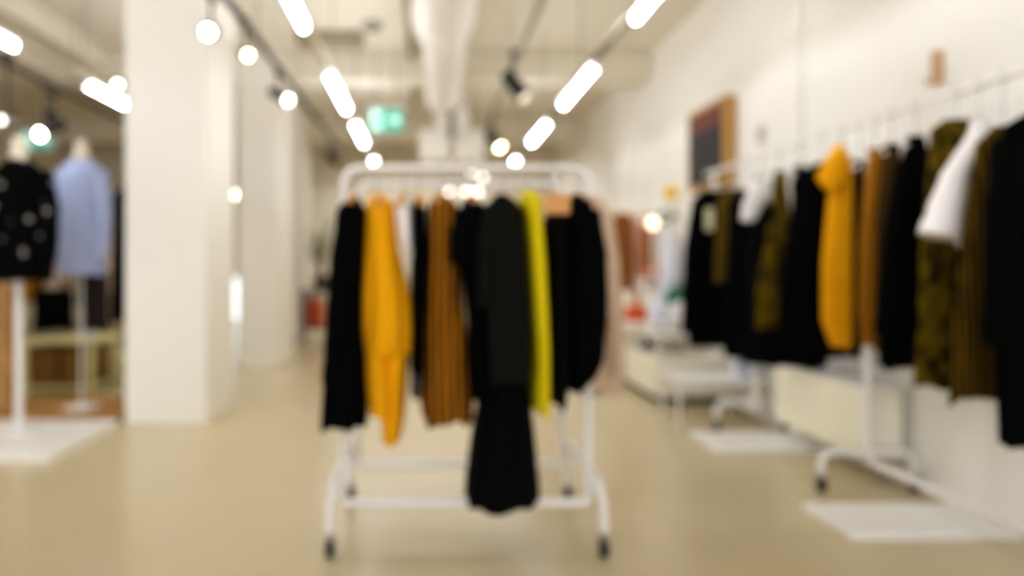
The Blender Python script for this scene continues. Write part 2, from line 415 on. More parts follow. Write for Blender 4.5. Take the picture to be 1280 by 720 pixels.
# garment builder -----------------------------------------------------------
def interp(prof, z):
    if z >= prof[0][0]: return prof[0][1:]
    for a, b in zip(prof, prof[1:]):
        if z >= b[0]:
            k = (a[0]-z)/(a[0]-b[0]); k = k
            return tuple(a[i]+(b[i]-a[i])*k for i in range(1, len(a)))
    return prof[-1][1:]
def cloth(prof, folds=7, amp=.12, seed=0, n=72, nz=46, hem=.012, ex=2.0, flare=None):
    """prof: [(z, cx, cy, half_x, half_y)] top->bottom in world units -> closed bmesh with hanging folds"""
    rnd = random.Random(seed); bm = new()
    ph = [rnd.uniform(0, 2*PI) for _ in range(4)]
    z0, z1 = prof[0][0], prof[-1][0]
    rr = []
    for i in range(nz+1):
        u = i/nz
        z = z0+(z1-z0)*(u**1.25 if u < .999 else 1)
        cx, cy, hx, hy = interp(prof, z)
        t = (z0-z)/max(z0-z1, 1e-6)
        A = amp*(.15+.85*min(1, t*1.6))
        ring = []
        for k in range(n):
            th = 2*PI*k/n
            c, s = math.cos(th), math.sin(th)
            ce = math.copysign(abs(c)**(2/ex), c); se = math.copysign(abs(s)**(2/ex), s)
            f = 1+A*(.6*math.sin(folds*th+ph[0]+.6*math.sin(3*t+ph[1]))+.4*math.sin((folds*2-1)*th+ph[2]+1.2*t))
            zz = z-(hem*math.sin(3*th+ph[3])+hem*.6*math.sin(folds*th+ph[0]))*(t**3)
            ring.append(Vector((cx+hx*ce*f, cy+hy*se*f, zz)))
        rr.append(ring)
    rings(bm, rr)
    return bm
def sleeve(pts, r, flat=.5, seed=0, n=24):
    """a hanging sleeve: tube through pts with radii r, wrinkled"""
    rnd = random.Random(seed); bm = new(); P_ = [Vector(p) for p in pts]
    # resample
    out = []; rad = []
    for i in range(len(P_)-1):
        for k in range(6):
            t = k/6; out.append(P_[i].lerp(P_[i+1], t)); rad.append(r[i]+(r[i+1]-r[i])*t)
    out.append(P_[-1]); rad.append(r[-1])
    rad = [q*(1+rnd.uniform(-.07,.07)) for q in rad]
    tube(bm, out, rad, n)
    return bm
def hanger(c, half, ang, railz, label, m=M_WOODH, group='wooden hangers on the racks', dropz=.105):
    """c = (x, y) of hook on rail; shoulders along angle ang"""
    x, y = c; z = railz
    t = thing('coat_hanger', label, 'hanger', (x, y, z), group)
    dx, dy = math.cos(ang), math.sin(ang)
    zz = z-dropz
    # hook: loops over the rail (rail direction is across the hanger)
    px, py = dx, dy
    R_ = .024
    pts = [Vector((x, y, zz)), Vector((x, y, zz+.03))]
    for k in range(9):
        a = -PI/2+ (k/8)*(PI*1.35)
        pts.append(Vector((x+px*R_*math.cos(a), y+py*R_*math.cos(a), z-.0+R_*math.sin(a))))
    pts = [pts[0], Vector((x,y,z-R_-.012))]+pts[2:]
    bm = new(); tube(bm, pts, .0035, 8); part('hook', bm, M_STEEL, t)
    bm = new(); P_ = []
    for k in range(-6, 7):
        u = k/6
        P_.append(Vector((x+dx*half*u, y+dy*half*u, zz-.012-.055*abs(u)**1.4)))
    tube(bm, P_, [.010+.008*abs(k/6) for k in range(-6,7)], 12); part('shoulder_bar', bm, m, t)
    return t

# ---- garments on the middle rack: thickness seen edge-on, width runs into depth
def rack_garment(name, label, cat, rows_, Y, dy, m, folds=6, amp=.1, seed=1, hem=.01, ex=2.3, extra=None):
    """rows_: (py, xl, xr) measured on the plane Y ; dy = list of half depths"""
    prof = []
    for (py, xl, xr), h in zip(rows_, dy):
        a = P(xl, py, Y); b = P(xr, py, Y)
        prof.append((a.z, (a.x+b.x)/2, Y, (b.x-a.x)/2, h))
    t = thing(name, label, cat, (prof[0][1], Y, prof[0][0]))
    b_ = part('body', cloth(prof, folds, amp, seed, hem=hem, ex=ex), m, t)
    return t
YG = YF
hx = []
# 1 black long coat, left end
g = rack_garment('black_dress', 'long black dress at the left end of the middle rack', 'dress',
    [(250,436,450),(262,425,458),(330,418,458),(430,409,459),(523,403,459)], YG, [.1,.2,.2,.22,.23], M_BLACK, 6, .1, 11)
bm = sleeve([(-.34,2.68,1.50),(-.36,2.66,1.3),(-.385,2.65,.98),(-.40,2.66,.78)], [.04,.045,.042,.04]); part('sleeve', bm, M_BLACK, g)
hx.append((P(443,0,YG).x, 'left end black dress'))
# 2 mustard jumpsuit
g = rack_garment('mustard_jumpsuit', 'mustard orange jumpsuit with wide legs near the left end of the middle rack', 'jumpsuit',
    [(245,462,482),(256,459,493),(310,457,498),(370,454,512),(410,453,516),(436,456,514),(450,464,505)], YG, [.06,.15,.16,.17,.17,.16,.1], M_MUST, 5, .12, 12)
for i, (rw, s, cy) in enumerate(([[(400,462,480),(430,458,486),(470,460,490),(512,464,489)], 22, -.0], [[(400,488,506),(430,480,513),(470,475,509),(520,478,505),(548,479,500)], 23, .03])):
    prof = []
    for (py, xl, xr) in rw:
        a = P(xl,py,YG); b = P(xr,py,YG); prof.append((a.z,(a.x+b.x)/2,YG-.05+cy,(b.x-a.x)/2,.1))
    part('trouser_leg', cloth(prof, 4, .1, s, n=48, nz=24, hem=.006), M_MUST, g)
bm = new()
for s in (-.1, .1): tube(bm, [(P(472,0,YG).x, YG+s, 1.49), (P(472,0,YG).x, YG+s*.6, 1.565)], .012, 8)
part('strap', bm, M_MUST, g)
hx.append((P(470,0,YG).x, 'mustard jumpsuit'))
# 3 white top
g = rack_garment('white_blouse', 'white sleeveless top tucked between mustard jumpsuit and striped dress', 'top',
    [(248,499,512),(258,496,517),(300,499,518),(318,508,519)], YG, [.05,.15,.17,.16], M_CLOTHW, 5, .06, 13, ex=2)
hx.append((P(506,0,YG).x, 'white sleeveless top'))
# 4 black slim, grey hem
g = rack_garment('black_tunic', 'narrow black tunic with grey hem between white top and striped dress', 'tunic',
    [(250,518,527),(262,515,534),(400,513,533),(460,513,532)], YG+.02, [.08,.17,.17,.17], M_BLACK, 4, .06, 14)
prof = []
for py, xl, xr in ((458,514,531),(488,513,531)):
    a = P(xl,py,YG+.02); b = P(xr,py,YG+.02); prof.append((a.z,(a.x+b.x)/2,YG+.02,(b.x-a.x)/2,.17))
part('hem_band', cloth(prof, 4, .05, 15, nz=8), mat('grey_knit', rgb(74,72,70), rough=.9), g)
hx.append((P(523,0,YG).x, 'narrow black tunic'))
# 5 striped mustard dress
g = rack_garment('striped_dress', 'mustard and dark striped long dress in the middle rack', 'dress',
    [(246,541,561),(258,535,572),(330,533,574),(420,529,582),(490,526,590),(520,530,589)], YG, [.1,.19,.19,.2,.2,.19], M_STRIPE, 8, .09, 16, hem=.015)
hx.append((P(551,0,YG).x, 'striped mustard dress'))
# 6 black short-sleeved top
g = rack_garment('black_blouse', 'black short-sleeved blouse right of the striped dress', 'blouse',
    [(250,580,595),(260,575,606),(320,574,606),(400,584,606),(492,588,606)], YG, [.1,.19,.2,.18,.18], M_BLACK, 5, .07, 17)
bm = sleeve([(P(580,0,YG).x,2.68,1.5),(P(572,0,YG).x,2.66,1.4),(P(572,0,YG).x,2.66,1.28)], [.035,.042,.038]); part('sleeve', bm, M_BLACK, g)
hx.append((P(588,0,YG).x, 'black short-sleeved blouse'))
# 7 very long black dress + charcoal vest in front
g = rack_garment('maxi_dress', 'longest black dress with flared hem nearly touching the base bar', 'dress',
    [(252,615,638),(262,610,652),(340,610,655),(470,606,658),(540,592,665),(600,584,670),(624,582,671)], YG+.03, [.1,.17,.17,.16,.17,.17,.16], M_BLACK2, 7, .09, 18, hem=.01)
hx.append((P(628,0,YG).x, 'longest black dress'))
g = rack_garment('charcoal_cardigan', 'charcoal grey cardigan hanging in front of the longest black dress', 'cardigan',
    [(243,620,632),(252,612,646),(300,609,655),(400,608,660),(478,612,660)], 2.68, [.02,.035,.04,.045,.045], M_CHAR, 6, .1, 19)
bm = sleeve([(P(617,0,2.66).x,2.68,1.52),(P(607,0,2.66).x,2.655,1.4),(P(605,0,2.66).x,2.65,1.1)], [.03,.035,.03]); part('sleeve', bm, M_CHAR, g)
# 8 yellow
g = rack_garment('yellow_dress', 'bright yellow slim dress between two black garments on the middle rack', 'dress',
    [(240,653,662),(250,650,672),(330,656,678),(430,663,682),(508,664,683)], YG, [.08,.19,.2,.2,.19], M_YEL, 4, .05, 20)
hx.append((P(660,0,YG).x, 'bright yellow dress'))
# 9 black big at right (two)
g = rack_garment('black_coat', 'bulky black coat at the right end of the middle rack', 'coat',
    [(246,710,722),(256,704,732),(290,703,741),(370,703,745),(440,703,748),(462,703,738),(480,703,718)], YG, [.1,.2,.22,.22,.22,.2,.18], M_BLACK, 6, .06, 21)
bm = sleeve([(P(728,0,YG).x,2.7,1.5),(P(733,0,YG).x,2.67,1.32),(P(735,0,YG).x,2.67,1.05),(P(732,0,YG).x,2.68,.9)], [.035,.04,.036,.032]); part('sleeve', bm, M_BLACK, g)
hx.append((P(720,0,YG).x, 'bulky black coat'))
g = rack_garment('black_jacket', 'black jacket with a pointed hem right of the yellow dress', 'jacket',
    [(268,684,696),(280,682,702),(370,684,704),(470,686,704),(503,691,702)], YG, [.1,.2,.2,.2,.14], M_BLACK2, 5, .06, 24)
hx.append((P(692,0,YG).x, 'black jacket with pointed hem'))
for i, (x, nm) in enumerate(hx):
    hanger((x, YG), .17, PI/2+[.0,.15,-.1,.1,-.12,.05,.1,.05,.08,-.1][i % 10], RT, 'wooden hanger carrying the '+nm+' on the middle rack')
# empty wooden trouser hanger facing the camera at (680-703,232-270)
t = thing('trouser_hanger', 'broad pale wooden clamp hanger facing the camera right of the yellow dress', 'hanger', P(688,215,2.7))
a = P(670,238,2.78); b = P(701,238,2.78)
bm = new(); box(bm, a.x, b.x, 2.59, 2.605, P(0,268,2.6).z, P(0,242,2.6).z); part('clamp_board', bm, M_WOODH, t, smooth=False, bevel=.006)
bm = new(); xm = (a.x+b.x)/2; tube(bm, [(xm,2.598,P(0,243,2.6).z),(xm,2.66,1.63),(xm,2.8,1.70),(xm,2.85,1.73),(xm,2.875,1.705)], .0035, 8); part('hook', bm, M_STEEL, t)
# garments on the back rail
g = rack_garment('black_skirt', 'black pleated skirt on the back rail behind the black garments', 'skirt',
    [(262,600,650),(300,596,655),(470,592,668)], YB, [.02,.03,.05], M_BLACK, 9, .12, 25)
hanger((P(625,0,YB).x, YB), .1, .1, RT, 'wooden hanger on the back rail of the middle rack')
prof = []
for py, xl, xr in ((246,732,748),(256,718,758),(330,716,768),(430,718,776),(492,724,780)):
    a = P(xl,py,YB+.06); b = P(xr,py,YB+.06); prof.append((a.z,(a.x+b.x)/2,YB+.06,(b.x-a.x)/2,.045))
t = thing('blush_robe', 'long blush beige robe hanging behind the right end of the middle rack', 'robe', (prof[0][1],YB+.06,prof[0][0]))
part('body', cloth(prof, 6, .1, 26), M_PINK, t)
bm = sleeve([P(757,264,YB+.0),P(765,330,YB-.03),P(772,420,YB-.03),P(774,470,YB-.03)], [.035,.04,.036,.034]); part('sleeve', bm, M_PINK, t)
hanger((P(728,0,YB).x-.03, YB), .08, .3, RT, 'wooden hanger carrying the blush robe on the back rail')

# ------------------------------------------------------------------ wall-side racks
RX, RZ = 2.5, 2.09
def side_rack(y0, y1, py, base0, base1, label, foot_y):
    t = thing('clothes_rack', label, 'clothes rack', (RX, (y0+y1)/2, 0))
    bm = new(); tube(bm, [(RX,y0,RZ),(RX,y1,RZ)], .0165, 16); part('rail', bm, M_WHITE, t)
    for y in py:
        bm = new(); tube(bm, [(RX,y,.17),(RX,y,1.2)], .021, 16); tube(bm, [(RX,y,1.19),(RX,y,RZ)], .016, 16); part('post', bm, M_WHITE, t)
        bm = new(); tube(bm, [(RX,y,1.13),(RX,y,1.2)], .026, 16); part('clamp_collar', bm, M_WHITE, t)
    bm = new(); tube(bm, [(RX,base0,.16),(RX,base1,.16)], .021, 16); part('base_bar', bm, M_WHITE, t)
    for y in foot_y:
        r = .06; hx_ = .26
        pts = [Vector((RX-hx_-.03,y,.1)), Vector((RX-hx_-.03,y,.22-r))]+arc((RX-hx_-.03+r,y,.22-r), r, PI, PI/2, 'xz')[1:]+arc((RX+hx_-.06-r+.03,y,.22-r), r, PI/2, 0, 'xz')+[Vector((RX+hx_-.03,y,.1))]
        bm = new(); tube(bm, pts, .02, 14); part('foot', bm, M_WHITE, t)
        caster(t, RX-hx_-.03, y, .1); caster(t, RX+hx_-.03, y, .1)
    return t
side_rack(2.0, 3.95, (2.15,3.64), 2.15, 3.64, 'nearer white clothes rack along the right wall', (2.15,3.6))
side_rack(4.1, 5.75, (4.88,5.6), 4.88, 5.6, 'farther white clothes rack along the right wall', (4.9,5.6))

def wall_garment(name, label, cat, Y, left, m, sl=None, rightx=None, th=.035, folds=7, amp=.07, seed=1, sm=None, hem=.012, topz=None, hang=True):
    """garment facing the camera, centred on the rail; left=[(py, x_left)] silhouette on plane Y"""
    prof = []
    for i, (py, xl) in enumerate(left):
        a = P(xl, py, Y); hw = RX-a.x
        prof.append((a.z, RX, Y, min(max(hw, .04), .29), th*(.6 if i == 0 else 1)))
    t = thing(name, label, cat, (RX, Y, prof[0][0]))
    part('body', cloth(prof, folds, amp, seed, hem=hem, ex=2.4), m, t)
    if sl:
        for s in (-1, 1):
            pts = []; rr = []
            for py, xc, r in sl:
                a = P(xc, py, Y); x = a.x if s < 0 else min(2*RX-a.x, 2.76-r)
                pts.append((x, Y-.01, a.z)); rr.append(r)
            part('sleeve', sleeve(pts, rr, seed=seed), sm or m, t)
    if hang:
        hanger((RX, Y), min(.14, .85*interp(prof, prof[0][0]-.045)[2]), 0.0, RZ, 'slim white hanger carrying the '+label, m=M_WHITE, group='slim white hangers on the wall racks', dropz=RZ-prof[0][0]-.008)
    return t
# far -> near
wg = wall_garment
g = wg('black_coat', 'farthest black coat with a white tag on the wall racks', 'coat', 5.55,
   [(238,880),(246,868),(300,864),(420,860),(432,862)], M_BLACK, [(250,872,.05),(310,862,.05),(400,858,.045),(416,857,.045)], seed=31)
bm = new(); a = P(887,260,5.48); 
box(bm, a.x-.035, a.x+.035, 5.485, 5.49, P(0,288,5.48).z, P(0,260,5.48).z)
tg = part('price_tag', bm, M_PAPER, g, smooth=False); tg['label'] = 'white paper tag'
wg('olive_shirt', 'olive shirt right of the farthest black coat', 'shirt', 5.2, [(236,910),(246,898),(300,896),(352,894)], M_OLIVE3, seed=32)
wg('black_jacket', 'black jacket under the white-collared one, far end of wall racks', 'jacket', 5.02, [(238,925),(250,912),(340,908),(445,905)], M_BLACK2, seed=33)
g = wg('white_scarf_jacket', 'navy jacket with white cape shoulder on the farther wall rack', 'jacket', 4.8,
   [(220,960),(232,948),(300,936),(380,928),(455,926)], M_NAVY, seed=34)
prof = [(P(0,y_,4.7).z, P(x_,y_,4.7).x+w_, 4.72, w_, .025) for y_, x_, w_ in ((216,962,.05),(232,940,.09),(255,930,.075),(276,928,.05))]
part('white_cape', cloth(prof, 4, .05, 35, nz=16, hem=.004), M_CLOTHW, g)
wg('olive_dress', 'olive patterned dress leaning on the farther wall rack', 'dress', 4.55,
   [(214,996),(222,980),(300,958),(350,946),(412,944)], M_OLIVE, seed=36)
wg('black_dress', 'black dress right of the olive patterned dress', 'dress', 4.3,
   [(208,1012),(218,1000),(320,986),(430,970),(458,968)], M_BLACK, [(228,1004,.045),(320,988,.045),(380,980,.04)], seed=37)
wg('black_coat', 'black coat hanging directly behind the bright mustard dress', 'coat', 4.06,
   [(204,1030),(214,1004),(320,992),(400,984),(446,982)], M_BLACK, seed=48)
g = wg('mustard_dress', 'bright mustard dress with a ruffled shoulder on the wall racks', 'dress', 3.86,
   [(192,1050),(206,1042),(250,1035),(330,1028),(400,1028),(432,1040)], M_MUST, th=.03, seed=38, folds=9)
prof = [(P(0,y_,3.78).z, P(x_,y_,3.78).x, 3.79, w_, .03) for y_, x_, w_ in ((180,1052,.02),(200,1044,.06),(222,1040,.085),(234,1042,.05))]
part('ruffle', cloth(prof, 6, .15, 39, nz=16), M_MUST, g)
wg('black_blouse', 'thin black top tight between the two mustard garments', 'top', 3.7, [(200,1090),(214,1072),(320,1068),(436,1066)], M_BLACK, seed=40, th=.02)
wg('mustard_cardigan', 'darker mustard cardigan, second mustard garment of the wall racks', 'cardigan', 3.58,
   [(186,1090),(198,1086),(300,1075),(380,1074),(432,1078)], M_MUST2, seed=41)
wg('brown_hoodie', 'brown olive hoodie right of the darker mustard cardigan', 'hoodie', 3.45,
   [(180,1116),(194,1108),(260,1097),(360,1096),(438,1096)], M_BROWNO, seed=42)
wg('black_coat', 'wide black coat in the middle of the nearer wall rack', 'coat', 3.28,
   [(170,1150),(192,1130),(300,1118),(400,1108),(458,1100)], M_BLACK, [(204,1130,.04),(300,1114,.045),(420,1104,.045)], seed=43)
wg('olive_dress', 'long olive patterned dress behind the white T-shirt', 'dress', 3.02,
   [(150,1180),(162,1164),(300,1152),(400,1148),(478,1142)], M_OLIVE, seed=44, hem=.02)
g = wg('white_shirt', 'white short-sleeved shirt among dark clothes on nearer wall rack', 'shirt', 2.9,
   [(150,1240),(164,1222),(200,1204),(240,1200),(290,1196),(310,1196)], M_CLOTHW, [(168,1222,.04),(220,1192,.055),(296,1172,.085)], seed=45, th=.03)
wg('brown_dress', 'striped brown olive dress right of the white shirt', 'dress', 2.78,
   [(158,1250),(180,1222),(300,1204),(420,1194),(500,1190)], M_OLIVE2, seed=46, hem=.02)
wg('black_coat', 'longest black coat cut by the right edge of the photo', 'coat', 2.55,
   [(138,1290),(156,1256),(260,1240),(400,1246),(556,1252)], M_BLACK, [(176,1256,.045),(300,1246,.05),(430,1244,.045)], seed=47)

# low display plinths
def plinth(x0, x1, y0, y1, z, label, m=M_WHITE2):
    bm = new(); box(bm, x0, x1, y0, y1, 0, z)
    tag(obj('display_plinth', bm, m, smooth=False, bevel=.006, origin=((x0+x1)/2,(y0+y1)/2,0)), label, 'plinth', 'low display plinths')
plinth(1.95, 2.74, 2.95, 3.34, .035, 'low white square plinth under the nearer wall rack')
plinth(1.95, 2.74, 4.34, 4.78, .035, 'low white plinth under the farther wall rack')
plinth(-4.3, -2.45, 4.13, 5.08, .05, 'low white plinth under the floral sweater mannequin')
plinth(-4.3, -2.5, 5.15, 5.95, .06, 'low brown wooden plinth behind the white one at the left', M_PINE)

# radiator
t = thing('radiator', 'white panel radiator low on the right wall under the clothes', 'radiator', (2.6,3.9,.15))
bm = new(); box(bm, 2.5, 2.75, 3.7, 4.6, .15, .56); part('panel', bm, M_RAD, t, smooth=False, bevel=.012)
bm = new()
for k in range(16): 
    y = 3.74+k*.055; box(bm, 2.488, 2.5, y, y+.03, .18, .53)
part('ribs', bm, M_RAD, t, smooth=False, bevel=.004)
bm = new(); box(bm, 2.49, 2.76, 3.69, 4.61, .56, .575); part('top_grille', bm, M_WHITE2, t, smooth=False, bevel=.004)
bm = new()
for y in (3.85,4.45): box(bm, 2.74, 2.795, y-.02, y+.02, .25, .5)
part('bracket', bm, M_WHITE, t, smooth=False)
bm = new(); tube(bm, [(2.62,3.74,.0),(2.62,3.74,.16)], .012, 10); tube(bm, [(2.68,3.74,.0),(2.68,3.74,.16)], .012, 10); part('pipe', bm, M_STEEL, t)

# small bench with bag
t = thing('display_bench', 'low white bench with thin legs in front of the long platform', 'bench', (2.35,5.2,0))
bm = new(); box(bm, 1.98, 2.74, 5.06, 5.5, .33, .37); part('bench_top', bm, M_WHITE2, t, smooth=False, bevel=.006)
for x in (2.0,2.7):
    for y in (5.1,5.45):
        bm = new(); tube(bm, [(x,y,0),(x,y,.335)], .016, 10); part('leg', bm, M_WHITE, t)
t = thing('paper_bag', 'bluish white carrier bag standing on the low white bench', 'bag', (2.62,5.25,.37))
bm = new(); vs = box(bm, 2.5, 2.72, 5.17, 5.3, .371, .53)
for v_ in vs:
    if v_.co.z > .5: v_.co.y = 5.235+(v_.co.y-5.235)*.6; v_.co.x += random.uniform(-.01,.01)
part('bag_body', bm, M_CERAM, t, smooth=False, bevel=.004)
bm = new(); tube(bm, [(2.56,5.21,.52),(2.57,5.21,.6),(2.65,5.21,.6),(2.66,5.21,.52)], .005, 8); part('handle', bm, M_CERAM, t)

# long platform with goods
t = thing('display_platform', 'long low white platform running back along the right wall', 'platform', (2.42,7.3,0))
bm = new(); box(bm, 2.08, 2.79, 5.84, 8.5, .07, .41); part('platform_body', bm, M_RAD, t, smooth=False, bevel=.01)
bm = new(); box(bm, 2.14, 2.76, 5.9, 8.45, 0, .07); part('recessed_base', bm, M_DARKM, t, smooth=False)
# tilted display frame chair-like at (850,430)
t = thing('display_stand', 'white bent-frame display stand on the platform end', 'stand', (2.3,6.0,.41))
for x in (2.16,2.46):
    bm = new(); tube(bm, [(x,5.95,.42),(x-.02,6.0,.56),(x-.02,6.4,.6),(x,6.45,.42)], .016, 10); part('frame', bm, M_WHITE, t)
bm = new(); box(bm, 2.12, 2.5, 5.98, 6.42, .6, .615); part('shelf', bm, M_WHITE2, t, smooth=False)
P0 = .41
# table of goods behind
t = thing('display_table', 'pale table on the platform carrying bright small goods', 'table', (2.35,7.1,P0))
bm = new(); box(bm, 2.02, 2.74, 6.35, 7.5, .66, .70); part('table_top', bm, M_WHITE2, t, smooth=False, bevel=.005)
for x in (2.12,2.68):
    for y in (6.54,7.43):
        bm = new(); box(bm, x-.02, x+.02, y-.02, y+.02, P0, .66); part('leg', bm, M_WHITE, t, smooth=False)
tag(obj('shoe', (lambda b: (lathe(b, [(.02,0),(.11,.01),(.12,.05),(.07,.09),(.02,.1)]), b)[1])(new()), M_DARKM, origin=(0,0,0)), 'dark shoe lying under the display table', 'shoe').location = (2.3,6.75,.412)
def small(name, prof, m, x, y, z, label, cat, sc=(1,1,1), extra=None):
    bm = new(); lathe(bm, prof, n=24)
    o = obj(name, bm, m); o.scale = sc
    t = thing(name, label, cat, (x,y,z)); o.name = 'body'; o.parent = t
    return t
VASE = [(.05,0),(.09,.04),(.1,.12),(.06,.2),(.035,.24),(.045,.27)]
BOWL = [(.04,0),(.1,.04),(.12,.09),(.11,.09),(.03,.02)]
BAG = [(.10,0),(.12,.03),(.115,.12),(.09,.2),(.07,.22)]
small('vase', VASE, M_CERAM, 2.32, 6.47, .70, 'bluish white round vase at the front of the display table', 'vase')
small('vase', [(a_*.9,b_*.8) for a_,b_ in VASE], M_CLOTHW, 2.53, 6.47, .70, 'shorter white vase at the wall side of the display table', 'vase')
t = small('handbag', BAG, M_ORANGE, 2.14, 6.6, .70, 'small orange handbag at the left of the display table', 'handbag', (1,.5,.75))
bm = new(); tube(bm, [(-.06,0,.15)]+[Vector((.06*math.cos(a),0,.15+.09*math.sin(a))) for a in [PI-k*PI/8 for k in range(1,8)]]+[(.06,0,.15)], .006, 8); obj('handle', bm, M_ORANGE, t)
t = small('handbag', BAG, M_GREEN, 2.65, 6.82, .86, 'dark green handbag on the stack at the back of the display table', 'handbag', (1,.5,.8))
bm = new(); tube(bm, [(-.06,0,.15)]+[Vector((.06*math.cos(a),0,.15+.09*math.sin(a))) for a in [PI-k*PI/8 for k in range(1,8)]]+[(.06,0,.15)], .006, 8); obj('handle', bm, M_GREEN, t)
def carton(x0,x1,y0,y1,z0,z1,m,label,cat='box',name='box'):
    t = thing(name, label, cat, ((x0+x1)/2,(y0+y1)/2,z0))
    bm = new(); box(bm,x0,x1,y0,y1,z0,z1-.02); part('carton', bm, m, t, smooth=False, bevel=.004)
    bm = new(); box(bm,x0-.004,x1+.004,y0-.004,y1+.004,z1-.035,z1); part('lid', bm, m, t, smooth=False, bevel=.003)
carton(2.52,2.78,6.71,6.95,.70,.86,M_CERAM,'pale box carrying the green handbag')
# brown garments on their own stand
t = thing('garment_stand', 'pale pinkish garment stand behind the display table', 'stand', (2.5,7.65,.41))
Mp = mat('pinkish_wood', rgb(214,176,150), rough=.5)
bm = new(); box(bm, 2.47, 2.535, 7.65, 7.71, .41, 1.9); part('post', bm, Mp, t, smooth=False, bevel=.006)
bm = new(); tube(bm, [(2.15,7.68,1.88),(2.76,7.68,1.88)], .015, 12); part('arm', bm, Mp, t)
bm = new(); box(bm, 2.25, 2.74, 7.54, 7.85, .411, .44); part('base', bm, Mp, t, smooth=False, bevel=.006)
def brown(xl, xr, ytop, ybot, Y, label, seed, m=M_SUEDE):
    a = P(xl,0,Y).x; b = P(xr,0,Y).x; cx = (a+b)/2; hw = (b-a)/2
    z0 = P(0,ytop,Y).z; z1 = P(0,ybot,Y).z
    t = thing('suede_jacket', label, 'jacket', (cx,Y,z0))
    part('body', cloth([(z0,cx,Y,hw*.5,.03),(z0-.07,cx,Y,hw*.9,.06),(z0-.5,cx,Y,hw,.07),(z1,cx+.03,Y,hw*.7,.06)], 5, .07, seed), m, t)
    part('sleeve', sleeve([(cx-hw*.85,Y-.02,z0-.1),(cx-hw,Y-.04,z0-.4),(cx-hw*.9,Y-.04,z1+.12)], [.05,.055,.045]), m, t)
brown(764,792,266,362,7.65,'brown suede jacket hanging left of the pinkish stand post',51)
brown(803,820,272,360,7.65,'tan brown jacket hanging right of the pinkish stand post',52,M_LEATH)
t = thing('folded_scarf', 'pinkish folded scarf on a small shelf under the tan jacket', 'scarf', P(822,345,7.3))
c = P(822,342,7.4)
bm = new(); tube(bm, [c+Vector((-.14,0,0)), c+Vector((-.05,-.02,.03)), c+Vector((.06,0,.02)), c+Vector((.15,.02,-.01))], [.04,.06,.06,.04], 16); part('body', bm, mat('salmon_cloth', rgb(226,160,124), rough=.8), t)
t = thing('wall_shelf', 'narrow white shelf on the wall holding the folded scarf', 'shelf', (2.65,7.4,1.07))
bm = new(); box(bm, 2.42, 2.8, 7.27, 7.54, 1.075, 1.105); part('board', bm, M_WHITE2, t, smooth=False)
bm = new(); box(bm, 2.6, 2.79, 7.42, 7.44, .98, 1.075); part('bracket', bm, M_WHITE, t, smooth=False)
# glowing lamp
c = P(816,279,7.1)
t = thing('table_lamp', 'warm round glowing lamp in front of the brown jackets', 'lamp', (c.x,c.y,.70))
bm = new(); lathe(bm, [(.07,.70),(.07,.715),(.012,.73),(.012,c.z-.07)], c.x, c.y, 20); part('stem', bm, M_WHITE, t)
bm = new(); lathe(bm, [(.02,c.z-.065),(.05,c.z-.04),(.065,c.z),(.05,c.z+.04),(.02,c.z+.065)], c.x, c.y, 24); part('globe', bm, mat('lamp_globe', (1,.9,.7,1), emit=2.2, ecol=(1,.85,.6,1)), t)
# yellow flower in white tall vase with green stem
c = P(836,300,7.12)
t = thing('flower_vase', 'tall white vase holding a single yellow flower with green leaves', 'vase', (c.x,7.12,.615))
t.location.z = .70
bm = new(); lathe(bm, [(.06,.70),(.075,.9),(.1,1.2),(.08,1.5),(.05,1.66),(.06,1.7)], c.x, 7.12, 24); part('body', bm, M_CERAM, t)
bm = new(); tube(bm, [(c.x,7.12,1.6),(c.x+.01,7.11,1.8),(c.x+.03,7.1,2.0)], .008, 8)
for s, zz in ((-1,1.74),(1,1.8),(-1,1.84)):
    pts = [Vector((c.x,7.11,zz)), Vector((c.x+s*.07,7.1,zz+.03)), Vector((c.x+s*.13,7.1,zz-.02))]
    tube(bm, pts, [.01,.035,.004], 8)
part('stem', bm, M_LEAF2, t)
bm = new(); fc = P(838,241,7.05)
for k in range(10):
    a = 2*PI*k/10; e = Vector((math.cos(a)*.085, 0, math.sin(a)*.085))
    tube(bm, [fc, fc+e*.6+Vector((0,-.02,0)), fc+e], [.012,.03,.008], 8)
part('blossom', bm, mat('yellow_petal', rgb(240,196,30), rough=.6), t)

# painting on the right wall
t = thing('painting', 'dark reddish brown painting in a deep gilt frame on the right wall', 'painting', (2.74,6.15,2.4))
bm = new(); box(bm, 2.69, 2.8, 5.8, 6.62, 2.02, 2.82); part('frame', bm, M_GOLD, t, smooth=False, bevel=.006)
bm = new(); box(bm, 2.684, 2.69, 5.85, 6.57, 2.07, 2.58); part('canvas', bm, M_ART, t, smooth=False)
bm = new(); box(bm, 2.684, 2.69, 5.85, 6.57, 2.58, 2.77); part('canvas_upper_band', bm, M_ARTR, t, smooth=False)
# wall fittings
t = thing('wall_hook', 'small tan fitting high on the right wall above the white shirt', 'hook', (2.8,3.5,2.33))
bm = new(); box(bm, 2.76, 2.8, 3.47, 3.52, 2.26, 2.44); part('plate', bm, M_TAN, t, smooth=False, bevel=.006)
bm = new(); tube(bm, [(2.77,3.5,2.28),(2.73,3.5,2.26),(2.72,3.5,2.3)], .007, 8); part('prong', bm, M_TAN, t)
t = thing('light_switch', 'small grey switch plate on the wall between painting and mustard dress', 'switch', (2.74,5.25,2.33))
bm = new(); box(bm, 2.725, 2.74, 5.18, 5.3, 2.26, 2.42); part('plate', bm, M_SWITCH, t, smooth=False, bevel=.003)
bm = new(); box(bm, 2.72, 2.726, 5.215, 5.265, 2.3, 2.38); part('rocker', bm, M_GREYM, t, smooth=False)

